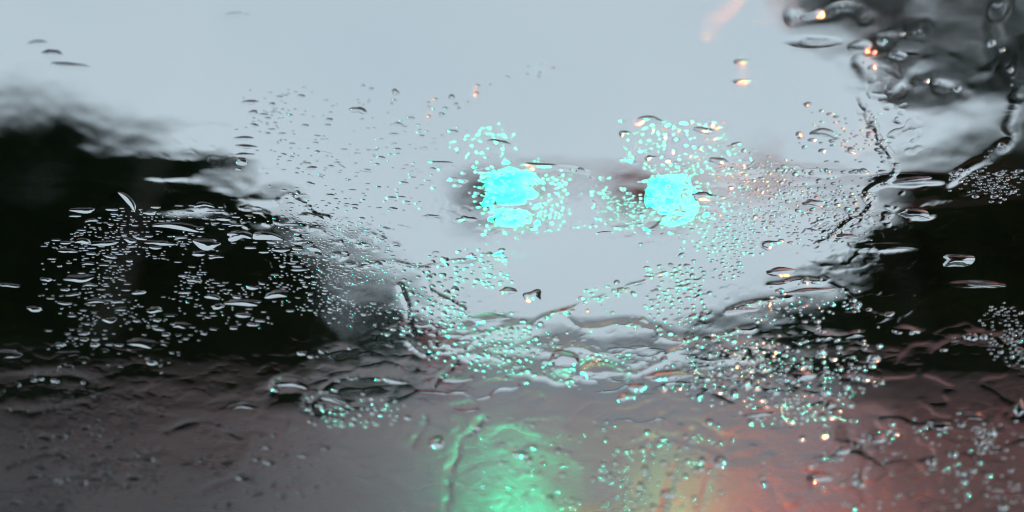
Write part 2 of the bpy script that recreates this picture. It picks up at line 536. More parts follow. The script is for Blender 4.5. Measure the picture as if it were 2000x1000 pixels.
# ---------------------------------------------------------------- car far ahead
def car():
    Y = 44.0
    c = at(884, 700, Y)
    root = empty('car', (c.x, Y, 0.004), R(0))
    tag(root, 'silver car far ahead on the wet road with its red tail lights on', 'car')
    # body as a loft along its length (y forward), cross sections half width / heights
    def sec(y, w_, z0, z1, zt, wt):
        return [(-w_, y, z0), (-w_ * 1.02, y, (z0 + z1) / 2), (-w_, y, z1), (-wt, y, zt), (wt, y, zt), (w_, y, z1), (w_ * 1.02, y, (z0 + z1) / 2), (w_, y, z0)]
    m = MB()
    m.loft([sec(0, .78, .35, .80, .86, .70), sec(.08, .86, .24, .88, .95, .76), sec(.7, .89, .22, .92, 1.0, .80), sec(2.4, .90, .22, .92, .98, .80),
            sec(3.3, .89, .22, .86, .92, .78), sec(4.15, .84, .24, .70, .76, .70), sec(4.3, .74, .34, .6, .64, .62)])
    body = m.build('body', M['carpaint'], root)
    m = MB()
    def cab(y, w_, z): return [(-w_, y, .93), (-w_ * .9, y, z), (w_ * .9, y, z), (w_, y, .93)]
    m.loft([cab(.25, .74, .99), cab(.62, .76, 1.34), cab(1.0, .77, 1.43), cab(2.0, .77, 1.44), cab(2.5, .76, 1.32), cab(3.1, .74, .98)])
    m.build('cabin', M['carpaint'], root)
    m = MB(); m.add([(-.62, .31, 1.04), (.62, .31, 1.04), (.54, .585, 1.31), (-.54, .585, 1.31), (-.62, .35, 1.04), (.62, .35, 1.04), (.54, .62, 1.31), (-.54, .62, 1.31)],
                    [(0, 1, 2, 3), (7, 6, 5, 4), (0, 4, 5, 1), (1, 5, 6, 2), (2, 6, 7, 3), (3, 7, 4, 0)]); m.build('rear_window', M['carglass'], root)
    for s in (-1, 1):
        m = MB(); m.box(*sorted((s * .735, s * .765)), .8, 1.5, 1.02, 1.34, .008); m.build('side_window', M['carglass'], root)
        m = MB(); m.box(*sorted((s * .735, s * .765)), 1.58, 2.3, 1.02, 1.34, .008); m.build('side_window', M['carglass'], root)
        m = MB(); m.box(*sorted((s * .50, s * .80)), -.03, .12, .66, .84, .02); m.build('tail_light', M['tail'], root)
        m = MB(); m.box(*sorted((s * .88, s * 1.02)), 2.35, 2.5, .98, 1.12, .02); m.build('mirror', M['carpaint'], root)
        for y in (.85, 3.45):
            wl = MB(); n = 18
            rings = [[(s * x, y + r * math.cos(q * 2 * math.pi / n), .315 + r * math.sin(q * 2 * math.pi / n)) for q in range(n)] for x, r in ((.70, .27), (.71, .315), (.89, .315), (.91, .28), (.89, .20))]
            wl.loft(rings); o = wl.build('wheel', M['tyre'], root, True)
            rm = MB(); rm.loft([[(s * x, y + r * math.cos(q * 2 * math.pi / n), .315 + r * math.sin(q * 2 * math.pi / n)) for q in range(n)] for x, r in ((.885, .19), (.905, .19), (.915, .05))])
            rm.build('rim', M['rim'], o)
    m = MB(); m.box(-.80, .80, -.10, .10, .34, .56, .03); m.build('bumper', M['chrome'], root)
    m = MB(); m.box(-.26, .26, -.035, .02, .62, .74, .006); m.build('number_plate', M['plate'], root)
car()

# ---------------------------------------------------------------- windscreen
LEAN = R(28)
UAX = Vector((1, 0, 0))
VAX = Vector((0, -math.sin(LEAN), math.cos(LEAN)))
NAX = Vector((0, math.cos(LEAN), math.sin(LEAN)))
G0 = CAM + ray(1000, 430) * FOCUS               # a point of the outer glass face
GM = Matrix((UAX, VAX, NAX)).transposed().to_4x4()
GM.translation = G0
def uv(px, py):
    """where the sight line of a photo pixel meets the glass (metres right / up along the glass)"""
    d = ray(px, py)
    t = (G0 - CAM).dot(NAX) / d.dot(NAX)
    p = CAM + d * t - G0
    return p.dot(UAX), p.dot(VAX), t
def mm_px(px, py):
    """metres on the glass for one photo pixel across / down"""
    u0, v0, _ = uv(px, py); u1, _, _ = uv(px + 1, py); _, v1, _ = uv(px, py - 1)
    return abs(u1 - u0), abs(v1 - v0)

ws = empty('windscreen', G0)
ws.matrix_world = GM
tag(ws, 'car windscreen covered in rain water, seen from inside', 'windscreen')
# the cabin round the viewer, outside the picture
cabin = empty('car_cabin', (0, 0, 0))
tag(cabin, 'dark car cabin around the viewer behind the windscreen', 'car cabin')
def cab_part(name, *b):
    mb = MB(); mb.box(*b, .02); mb.build(name, M['trim'], cabin)
cab_part('dashboard', -.75, .75, .30, .90, .75, G0.z - .37)
cab_part('roof', -.75, .75, -1.4, .36, G0.z + .34, G0.z + .40)
cab_part('rear_wall', -.75, .75, -1.5, -1.42, .3, G0.z + .36)
cab_part('floor', -.75, .75, -1.4, .9, .25, .32)
for sx in (-1, 1):
    cab_part('door', *sorted((sx * .77, sx * .83)), -1.4, .9, .3, 1.15)
    mb = MB(); mb.tube([(sx * .70, .80, 1.12), (sx * .69, .5, G0.z), (sx * .68, .22, G0.z + .33)], .04, 10); mb.build('pillar', M['trim'], cabin, True)
U0, U1, V0, V1 = -.62, .62, -.34, .34
m = MB(); m.box(U0, U1, V0, V1, -.0055, -.0005, 0); m.build('glass', M['glass'], ws)
m = MB()
for (a, b, c_, d) in ((U0 - .03, U0 + .006, V0 - .03, V1 + .03), (U1 - .006, U1 + .03, V0 - .03, V1 + .03)):
    m.box(a, b, c_, d, -.012, .004, .003)
for (a, b, c_, d) in ((U0 + .007, U1 - .007, V0 - .03, V0 + .006), (U0 + .007, U1 - .007, V1 - .006, V1 + .03)):
    m.box(a, b, c_, d, -.012, .004, .003)
m.build('rubber_seal', M['rubber'], ws)

# --- water film: one sheet of running water, its thickness follows waves, ridges and pools
GS = .0006
us = np.arange(-.34, .34 + GS, GS); vs__ = np.arange(-.235, .20 + GS, GS)
NU, NV = len(us), len(vs__)
UU, VV = np.meshgrid(us, vs__)
# photo pixel of each grid node
cosp, sinp = math.cos(PITCH), math.sin(PITCH)
PX3 = np.array(G0)[None, None, :] + UU[..., None] * np.array(UAX) + VV[..., None] * np.array(VAX) - np.array(CAM)
dep = PX3[..., 1] * cosp + PX3[..., 2] * sinp
PXX = 1000 + FPX * PX3[..., 0] / dep
PYY = 500 - FPX * (-PX3[..., 1] * sinp + PX3[..., 2] * cosp) / dep

def smooth_noise(lx, ly, seed, uu=UU, vv=VV):
    """cubic interpolated random field with feature sizes lx, ly (m)"""
    g = np.random.default_rng(seed)
    T = g.normal(0, 1, (256, 256))
    x = uu / lx + 80; y = vv / ly + 80
    xi = np.floor(x).astype(int); yi = np.floor(y).astype(int)
    fx = x - xi; fy = y - yi
    def wts(f):
        return [(1 - f) ** 3 / 6, (3 * f ** 3 - 6 * f ** 2 + 4) / 6, (-3 * f ** 3 + 3 * f ** 2 + 3 * f + 1) / 6, f ** 3 / 6]
    wx, wy = wts(fx), wts(fy)
    out = np.zeros_like(x)
    for j in range(4):
        for i in range(4):
            out += wy[j] * wx[i] * T[(yi + j) % 256, (xi + i) % 256]
    return out

def blob(cx, cy, rx, ry, soft=1.0):
    q = ((PXX - cx) / rx) ** 2 + ((PYY - cy) / ry) ** 2
    return np.exp(-q * soft)

film = np.full(UU.shape, .0016)
film += .00030 * smooth_noise(.060, .030, 1)
film += .00012 * smooth_noise(.022, .010, 2)
# livelier water along the edges of the dark trees and over the lower part
amp = np.clip(blob(380, 380, 260, 120) + blob(1720, 440, 200, 140) + .55 * blob(1800, 110, 230, 130) + .7 * blob(1250, 690, 500, 80) + .5 * blob(300, 780, 500, 60) + .5 * blob(1000, 375, 110, 50) + .5 * blob(1310, 375, 110, 50), 0, 1)
film += amp * .00046 * smooth_noise(.014, .0055, 3)
film += amp * .00012 * smooth_noise(.006, .0028, 4)
film += .000026 * smooth_noise(.004, .003, 5)
# islands of thicker water with ragged steep rims over the lower half and up the right side
low_m = np.clip((PYY - 590) / 110, 0, 1) * (1 - .35 * np.clip((PYY - 900) / 100, 0, 1))
right_m = np.clip((PXX - 1480) / 160, 0, 1) * np.clip((PYY - 380) / 60, 0, 1)
isl = np.clip(.85 * low_m + .8 * right_m + .35 * blob(500, 400, 160, 60) + .25 * blob(850, 540, 200, 60), 0, 1)
for k_, (lx, ly, hh, thr) in enumerate(((.017, .0075, .00034, .12), (.008, .0040, .00015, .18), (.0042, .0024, .00006, .2))):
    n_ = smooth_noise(lx, ly, 30 + k_) + .45 * smooth_noise(lx * .4, ly * .45, 40 + k_)
    gate = np.clip(.5 + 1.3 * smooth_noise(.05, .025, 50 + k_), 0, 1)
    film += isl * gate * hh * .5 * (1 + np.tanh((n_ - thr) / .13))

WOBU = .0012 * smooth_noise(.005, .004, 91); WOBV = .0012 * smooth_noise(.006, .004, 92)
MODR = np.clip(.5 + .9 * smooth_noise(.006, .005, 77), 0, 1.4)
# beads of water run together into lace where the rain sits thickest
lace = np.clip(.9 * blob(690, 520, 120, 120) + .9 * blob(330, 500, 260, 110) + .9 * blob(1580, 420, 150, 70) + .8 * blob(1000, 385, 70, 40) + .8 * blob(1305, 385, 70, 40) + .25 * blob(1080, 410, 130, 40) + .5 * blob(1360, 440, 110, 50)
               + .6 * blob(1320, 570, 80, 70) + 1.0 * blob(1500, 720, 220, 60) + .8 * blob(1020, 690, 130, 60) + .6 * blob(860, 590, 90, 110) + .6 * blob(640, 300, 170, 110)
               + .8 * blob(1720, 300, 60, 110) + .5 * blob(150, 780, 200, 50) + .5 * blob(1930, 360, 80, 40) + .4 * blob(1960, 660, 60, 80), 0, 1)
lace *= np.clip(.55 + 1.6 * smooth_noise(.020, .012, 61), 0, 1)
n_ = smooth_noise(.0034, .0019, 62) + .5 * smooth_noise(.0016, .0011, 63)
film += lace * .00019 * (1 + np.tanh((n_ - .42) / .12))
# heavy soft water under the branches at the upper right
film += blob(1830, 110, 260, 150) * .0007 * smooth_noise(.026, .012, 64)

def ridge(pts, wpx, h):
    """raised bead of water along a polyline of photo pixels"""
    global film
    P_ = [np.array(p, float) for p in pts]
    P_ = [2 * P_[0] - P_[1]] + P_ + [2 * P_[-1] - P_[-2]]
    fine = []
    for k in range(1, len(P_) - 2):            # smooth curve through the points
        for t in np.arange(0, 1, .25):
            a, b, c, d = P_[k - 1:k + 3]
            fine.append(.5 * (2 * b + (c - a) * t + (2 * a - 5 * b + 4 * c - d) * t * t + (3 * b - a - 3 * c + d) * t ** 3))
    fine.append(P_[-2])
    q = [np.array(uv(*p)[:2]) for p in fine]
    wd = wpx * mm_px(*pts[len(pts) // 2])[0]
    best = np.full(UU.shape, 1e9)
    for a, b in zip(q[:-1], q[1:]):
        ab = b - a
        t = np.clip(((UU - a[0]) * ab[0] + (VV - a[1]) * ab[1]) / (ab @ ab), 0, 1)
        d = np.hypot(UU - a[0] - t * ab[0] + WOBU, VV - a[1] - t * ab[1] + WOBV)
        best = np.minimum(best, d)
    film += h * np.exp(-(best / (wd * 1.1)) ** 2 * 1.4) * (.25 + .75 * MODR)

def pool(cx, cy, rx, ry, h, edge=.22, seed=0):
    """flat-topped puddle of thicker water with a steep rim"""
    global film
    wob = 1 + .16 * smooth_noise(.012, .007, 500 + seed)
    q = np.sqrt(((PXX - cx) / rx) ** 2 + ((PYY - cy) / ry) ** 2) * wob
    film += h * .5 * (1 - np.tanh((q - 1) / edge))

for i, p in enumerate([
        (1220, 672, 95, 36, .0007, .25), (400, 866, 80, 38, .00035, .3), (735, 572, 60, 26, .00018, .4), (560, 760, 34, 18, .0006, .25),
        (850, 575, 60, 40, .0004, .3), (560, 660, 80, 40, .0003, .4), (1450, 870, 60, 22, .0004, .3), (90, 745, 130, 22, .0006, .25),
        (1690, 830, 55, 34, .0005, .25), (980, 640, 70, 20, .0006, .22), (1400, 690, 110, 22, .0006, .25), (1545, 690, 160, 34, .0004, .3),
        (1870, 240, 110, 60, .0004, .6), (1850, 110, 60, 34, .0004, .6), (1930, 50, 60, 46, .0004, .6), (1760, 70, 60, 20, .0004, .6),
        (1590, 82, 36, 6, .0005, .4), (1780, 352, 70, 8, .0005, .4), (1800, 420, 26, 8, .0006, .4), (1730, 482, 60, 8, .0006, .4), (1900, 555, 42, 6, .0007, .35),
        (690, 745, 90, 20, .0006, .3), (640, 785, 50, 24, .0005, .3), (1060, 700, 90, 34, .0004, .3), (1150, 725, 70, 20, .0006, .3),
        (405, 398, 46, 12, .0004, .4), (325, 345, 42, 8, .0003, .4), (1900, 690, 80, 24, .0006, .3), (1480, 350, 120, 12, .0003, .5)]):
    pool(*p, seed=i)
RIDGES = [
        ([(1680, 190), (1700, 235), (1722, 270), (1745, 320), (1735, 350), (1690, 372), (1700, 400), (1650, 440), (1620, 465)], 6, .0007),
        ([(1985, 190), (1965, 240), (1975, 270), (1935, 300), (1880, 335), (1850, 360)], 10, .00035),
        ([(820, 525), (870, 515), (930, 500), (980, 488)], 5, .0004),
        ([(835, 530), (840, 570), (880, 585), (905, 605)], 5, .0005),
        ([(700, 520), (760, 510), (835, 528)], 5, .0004),
        ([(905, 655), (960, 650), (1010, 640), (1060, 622), (1110, 608)], 6, .0006),
        ([(850, 745), (885, 715), (905, 680), (930, 662)], 6, .0008),
        ([(1110, 605), (1160, 585), (1230, 562), (1290, 530)], 5, .0003),
        ([(500, 700), (640, 690), (790, 640)], 12, .0003),
        ([(870, 1000), (880, 920), (905, 860), (950, 815)], 7, .0006),
        ([(1230, 1000), (1250, 940), (1275, 860)], 8, .0005), ([(1290, 1000), (1325, 900), (1350, 840)], 8, .0005),
        ([(1370, 1000), (1385, 930), (1430, 860)], 8, .0004), ([(1690, 980), (1680, 930), (1695, 880), (1650, 850)], 7, .0007),
        ([(1590, 950), (1582, 905), (1600, 895), (1660, 870)], 6, .0007), ([(800, 870), (820, 840), (835, 815)], 6, .0007),
        ([(1870, 960), (1920, 880), (1960, 800)], 7, .0003), ([(1480, 880), (1500, 940), (1540, 1000)], 10, .0003),
        ([(1480, 470), (1500, 430), (1530, 410)], 5, .0006), ([(540, 395), (570, 380), (610, 415), (640, 425)], 5, .0006),
        ([(1690, 30), (1650, 10), (1600, 25), (1550, 32)], 14, .0004), ([(1990, 170), (1940, 80), (1960, 0)], 16, .0005),
        ([(1700, 140), (1680, 110), (1740, 75), (1800, 60)], 16, .00035), ([(1880, 180), (1790, 150), (1750, 180)], 16, .00035),
        ([(0, 770), (60, 740), (140, 735), (190, 760)], 10, .0006), ([(0, 800), (120, 795), (210, 770)], 9, .0005),
        ([(1420, 605), (1480, 590), (1540, 580)], 6, .0005), ([(1310, 690), (1370, 672), (1450, 660)], 7, .0006),
        ([(1100, 612), (1140, 640), (1200, 632), (1270, 640), (1330, 668), (1400, 655), (1470, 640)], 7, .0005),
        ([(1080, 690), (1130, 680), (1190, 712), (1240, 730), (1300, 705)], 7, .0006),
        ([(900, 690), (985, 700), (1060, 735), (1130, 748)], 8, .0005),
        ([(780, 560), (800, 610), (790, 660), (830, 690)], 6, .0005),
        ([(330, 840), (370, 826), (420, 826), (470, 850)], 6, .0007),
        ([(530, 770), (545, 742), (580, 740), (600, 760), (595, 800)], 6, .0006),
        ([(610, 790), (650, 745), (720, 735), (780, 745)], 7, .0006),
        ([(1500, 560), (1580, 548), (1640, 560), (1690, 610), (1750, 625)], 7, .0005),
        ([(1560, 640), (1640, 655), (1720, 640), (1800, 650)], 8, .0005),
        ([(1450, 345), (1520, 330), (1600, 340), (1690, 332)], 6, .0003),
        ([(1040, 318), (1100, 325), (1150, 335)], 4, .0003),
        ([(1820, 690), (1880, 655), (1950, 660), (1990, 690)], 8, .0005),
        ([(20, 905), (110, 880), (190, 900), (310, 880)], 7, .0004),
        ([(60, 950), (160, 925), (260, 945)], 7, .0004), ([(390, 960), (470, 930), (560, 950), (640, 920)], 7, .0004)]
for pts, wd, h in RIDGES:
    ridge(pts, wd, h)
film = np.maximum(film, .0004)

FW0 = .0003
def film_mesh():
    top = np.stack([UU, VV, FW0 + film], -1).reshape(-1, 3)
    idx = np.arange(NU * NV).reshape(NV, NU)
    f = np.stack([idx[:-1, :-1], idx[:-1, 1:], idx[1:, 1:], idx[1:, :-1]], -1).reshape(-1, 4)
    n = len(top)
    bot = np.array([(us[0], vs__[0], FW0), (us[-1], vs__[0], FW0), (us[-1], vs__[-1], FW0), (us[0], vs__[-1], FW0)])
    f = np.concatenate([f, np.array([[n + 3, n + 2, n + 1, n]])])
    me = mesh_np('water_film', np.concatenate([top, bot]), f, M['water'], True)
    o = bpy.data.objects.new('water_film', me); C.objects.link(o)
    o.matrix_world = GM
    tag(o, 'rippled sheet of rain water running over the windscreen', 'water film', kind='stuff')
film_mesh()

def film_at(u, v, ru, rv):
    i0 = max(int((u - ru - us[0]) / GS), 0); i1 = min(int((u + ru - us[0]) / GS) + 2, NU)
    j0 = max(int((v - rv - vs__[0]) / GS), 0); j1 = min(int((v + rv - vs__[0]) / GS) + 2, NV)
    if i1 <= i0 or j1 <= j0: return .0016
    return float(film[j0:j1, i0:i1].max())

# --- rain drops
def drop_shape(g, n, rho, asp, bend=0.0, plateau=2.0, wob=.12):
    """unit dome: half width 1 across, 1/asp high; flat back; returns verts, faces (tri/quad lists)"""
    th = np.arange(n) * 2 * math.pi / n
    r = 1 + sum(wob * g.normal() / k * np.cos(k * th + g.uniform(0, 6.28)) for k in (1, 2, 3, 4, 5, 6))
    r = np.clip(r, .6, 1.5)
    ox, oy = r * np.cos(th), r * np.sin(th) / asp
    verts = []
    for q in rho:
        x = ox * q; y = oy * q - .12 * (1 - q) / asp
        y = y - bend * (x ** 2 - .3)
        z = np.full(n, 1 - q ** plateau)
        verts.append(np.stack([x, y, z], -1))
    V = np.concatenate(verts)
    apex = np.array([[0, -.12 / asp + bend * .3, 1.0]])
    nr = len(rho)
    base = verts[-1].copy(); base[:, 2] = 0
    V = np.concatenate([V, apex, base])
    F = []
    ia = nr * n
    for i in range(n):
        j = (i + 1) % n
        F.append((i, j, ia))
        for k in range(nr - 1):
            F.append(((k + 1) * n + i, (k + 1) * n + j, k * n + j, k * n + i))
    F.append(tuple(reversed(range(ia + 1, ia + 1 + n))))
    return V, F

def add_drop_obj(name, px, py, wpx, hpx, hr, bend, plateau, seed, label, group, rot=0.0):
    g = np.random.default_rng(seed)
    u, v, _ = uv(px, py)
    su, sv = mm_px(px, py)
    a = wpx / 2 * su; b = hpx / 2 * sv
    V, F = drop_shape(g, 24, (.2, .42, .62, .78, .9, .97, 1.0), a / b, bend, plateau, .22)
    V = V * np.array((a, a, hr * min(a, b)))
    if rot:
        c, s = math.cos(rot), math.sin(rot)
        V = np.stack([V[:, 0] * c - V[:, 1] * s, V[:, 0] * s + V[:, 1] * c, V[:, 2]], -1)
    me = bpy.data.meshes.new(name)
    me.from_pydata([tuple(p) for p in V], [], F)
    me.polygons.foreach_set('use_smooth', [len(f) <= 4 for f in F])
    me.materials.append(M['water'])
    o = bpy.data.objects.new(name, me); C.objects.link(o)
    o.matrix_world = GM @ Matrix.Translation((u, v, FW0 + film_at(u, v, a, max(a * abs(bend), b)) + .00006))
    tag(o, label, 'raindrop', group)
    return o

# (a) single drops that stand out: px, py, width, height, steepness, bend, label
BIG = [
 (972, 279, 46, 15, .55, .0, 'wide flat raindrop lit green, just above the left green light'),
 (1052, 326, 66, 18, .55, -.12, 'long curved raindrop lit green, touching the upper right of the left green light'),
 (1268, 236, 64, 16, .55, .18, 'long arched raindrop lit green, highest above the right green light'),
 (1376, 256, 44, 13, .6, .0, 'flat oval raindrop lit green, upper right of the right green light'),
 (1220, 262, 24, 15, .6, .0, 'small green-lit raindrop at the upper left of the right green light'),
 (1378, 384, 48, 20, .5, .0, 'dark oval raindrop with a brown middle, right beside the right green light'),
 (1408, 316, 40, 14, .6, -.1, 'green-lit raindrop slanting down to the right of the right green light'),
 (1272, 308, 24, 12, .6, .0, 'bright green-lit raindrop centred above the right green light'),
 (700, 215, 30, 16, .7, .0, 'lone dark raindrop with a green glint in the open sky left of the lights'),
 (884, 257, 26, 9, .6, .0, 'thin dark raindrop in the sky, upper left of the left green light'),
 (850, 318, 56, 10, .6, -.08, 'long thin dark raindrop left of the left green light'),
 (840, 423, 42, 8, .5, .0, 'thin grey raindrop below and left of the left green light'),
 (910, 428, 40, 14, .6, .0, 'green-edged raindrop under the lower left of the left green light'),
 (1178, 454, 32, 6, .6, .0, 'thin lone dark raindrop in the grey between and below the lights'),
 (1586, 396, 44, 16, .6, .0, 'thick dark raindrop on the right, level with the green lights'),
 (1498, 476, 38, 20, .7, -.15, 'black hook-shaped raindrop at the lower right of the lights'),
 (1518, 531, 62, 16, .55, .0, 'flat dark oval raindrop on the right with a white lower edge'),
 (1575, 570, 92, 14, .55, .0, 'widest flat raindrop on the right, brown above and white below'),
 (1455, 606, 66, 12, .55, .0, 'flat slanting raindrop above the right-hand mass of droplets'),
 (1920, 556, 84, 12, .6, .0, 'flat white-edged raindrop alone in the black right-hand trees'),
 (1873, 505, 60, 26, .5, .0, 'faint round raindrop with orange specks in the black right-hand trees'),
 (1780, 417, 62, 18, .5, .1, 'bright white streak of water at the edge of the black right-hand trees'),
 (1782, 352, 80, 12, .5, .0, 'long pale streak of water above the black right-hand trees'),
 (1590, 82, 84, 12, .28, .0, 'blurred dark flat raindrop in the sky under the top right branches'),
 (1650, 462, 40, 14, .5, .0, 'grey flat raindrop at the left edge of the right-hand trees'),
 (248, 386, 46, 13, .5, .2, 'bent white streak of water highest in the black left-hand trees'),
 (340, 440, 90, 16, .5, .10, 'long wavy white-edged raindrop in the black left-hand trees'),
 (405, 476, 58, 20, .5, -.22, 'large round raindrop with a bright white lower rim in the left-hand trees'),
 (468, 460, 52, 18, .5, .2, 'left of two arched white-edged raindrops at the right end of the left-hand trees'),
 (522, 460, 58, 18, .5, .2, 'right of two arched white-edged raindrops at the right end of the left-hand trees'),
 (170, 410, 50, 10, .5, .0, 'flat white-edged raindrop at the upper left of the left-hand field'),
 (208, 474, 60, 10, .5, .0, 'long flat white-edged raindrop left of centre in the left-hand field'),
 (312, 474, 56, 10, .5, .0, 'flat white-edged raindrop below the long wavy one in the left-hand trees'),
 (150, 544, 64, 14, .5, -.08, 'long curved white-edged raindrop low in the left-hand field'),
 (135, 490, 34, 10, .5, .0, 'small white-edged raindrop at the left edge of the left-hand field'),
 (15, 556, 44, 8, .5, .0, 'flat white raindrop at the very left edge of the picture'),
 (280, 668, 56, 20, .5, .0, 'large grey oval raindrop with a white lower edge, low in the left-hand trees'),
 (135, 688, 46, 10, .5, .0, 'flat grey raindrop above the road at the lower left'),
 (20, 690, 52, 16, .5, .0, 'grey raindrop at the left edge just above the road'),
 (350, 634, 40, 12, .5, .0, 'faint grey lens-shaped raindrop under the left-hand field'),
 (540, 575, 50, 16, .5, .12, 'arched white-edged raindrop at the lower right of the left-hand trees'),
 (478, 590, 72, 14, .5, .0, 'long white-edged raindrop under the left-hand trees'),
 (612, 422, 50, 16, .55, .0, 'thick dark raindrop where the left-hand trees meet the sky'),
 (490, 200, 36, 9, .55, .0, 'topmost dark dash of water at the left end of the sky droplets'),
 (475, 270, 42, 8, .6, .0, 'upper dark dash in the column of dashes above the left-hand trees'),
 (478, 287, 44, 8, .6, .0, 'middle dark dash in the column of dashes above the left-hand trees'),
 (478, 302, 40, 9, .6, .0, 'lower dark dash in the column of dashes above the left-hand trees'),
 (472, 316, 26, 15, .6, .0, 'thick dark lowest raindrop in the column above the left-hand trees'),
 (100, 105, 40, 20, .2, .0, 'blurred dark raindrop high in the sky at the upper left'),
 (75, 84, 42, 12, .16, .0, 'faint blurred raindrop highest at the upper left'),
 (120, 128, 80, 14, .13, .0, 'faint long blurred raindrop in the sky at the upper left'),
 (460, 30, 60, 14, .25, .0, 'faint blurred smear of water at the top of the sky'),
 (1450, 122, 34, 14, .6, .0, 'upper orange-glinting raindrop in the sky right of centre'),
 (1448, 159, 38, 9, .6, .0, 'lower orange-glinting raindrop in the sky right of centre'),
 (1436, 283, 30, 10, .6, .0, 'thin raindrop with orange glints, right of the green lights'),
 (1604, 258, 52, 18, .5, .2, 'arched raindrop with an orange tip in the right-hand sky'),
 (1752, 106, 30, 20, .28, .0, 'bright orange-glinting raindrop among the top right branches'),
 (1680, 90, 50, 24, .28, .0, 'round raindrop with orange streaks below the top right branches'),
 (1588, 30, 44, 18, .28, .0, 'orange-streaked raindrop at the top left of the branches'),
 (990, 570, 32, 18, .5, .0, 'left of two rounded raindrops in the clear grey middle'),
 (1037, 577, 36, 26, .45, .0, 'right of two rounded raindrops in the clear grey middle'),
 (965, 622, 80, 18, .45, .0, 'broad flat raindrop with green dots above the middle of the horizon'),
 (1100, 700, 60, 34, .45, .1, 'rounded raindrop full of green glints right of the middle of the horizon'),
 (1170, 728, 90, 30, .45, .1, 'large rounded raindrop full of green glints below the pool at the centre'),
 (1245, 757, 40, 18, .6, .0, 'raindrop with a bright green bar on the road below centre'),
 (1222, 776, 38, 14, .6, .0, 'raindrop with a bright orange spot on the road below centre'),
 (1568, 732, 50, 18, .6, .0, 'raindrop with the brightest orange spot in the right-hand mass of droplets'),
 (1300, 735, 90, 20, .5, .0, 'long raindrop with green and orange spots at the left end of the right-hand mass'),
 (895, 742, 60, 12, .5, .0, 'thin white-edged raindrop below the red streak'),
 (880, 655, 46, 12, .5, .12, 'arched white raindrop with green glint left of the middle of the horizon'),
 (858, 862, 30, 24, .8, .0, 'black round raindrop with a bright bottom, left of the green reflection'),
 (1012, 888, 34, 14, .7, .0, 'raindrop with an orange-white spot over the green road reflection'),
 (1405, 900, 28, 22, .7, .0, 'dark round raindrop over the reddish road reflection'),
 (1600, 930, 48, 22, .6, .1, 'raindrop with an orange and a green spot over the right of the reddish reflection'),
 (1710, 860, 34, 18, .6, .0, 'raindrop with an orange glint right of the reddish reflection'),
 (1645, 880, 30, 16, .6, .0, 'raindrop with a green glint right of the reddish reflection'),
 (1835, 828, 34, 18, .6, .0, 'raindrop with a cyan glint above the lower right road'),
 (1905, 812, 44, 16, .5, .0, 'pale raindrop with an orange tip above the lower right road'),
 (1990, 795, 22, 30, .6, .0, 'upright green-glinting raindrop at the right edge'),
 (1300, 963, 34, 16, .6, .0, 'raindrop with a green-orange spot at the bottom centre'),
 (480, 790, 56, 14, .5, .15, 'arched dark raindrop on the road right of the lower left arc'),
 (560, 748, 70, 20, .45, .2, 'dark arched raindrop at the far edge of the road on the left'),
 (660, 778, 80, 16, .45, .1, 'pale arched raindrop with green dots on the road left of centre'),
 (770, 745, 50, 12, .5, .0, 'thin raindrop with green dots left of the red streak'),
 (1490, 806, 70, 14, .35, .0, 'flat raindrop on the road below the right-hand mass'),
]
for i, (px, py, wp, hp, hr, bd, lb) in enumerate(BIG):
    add_drop_obj('raindrop', px, py, wp, hp, hr * (1.15 if py < 600 else .72), bd, 2.0 if hp < 18 else 2.6, 1000 + i, lb, 'large raindrops on the windscreen', rot=-.9 if (px, py) == (248, 386) else rnd.uniform(-.12, .12))

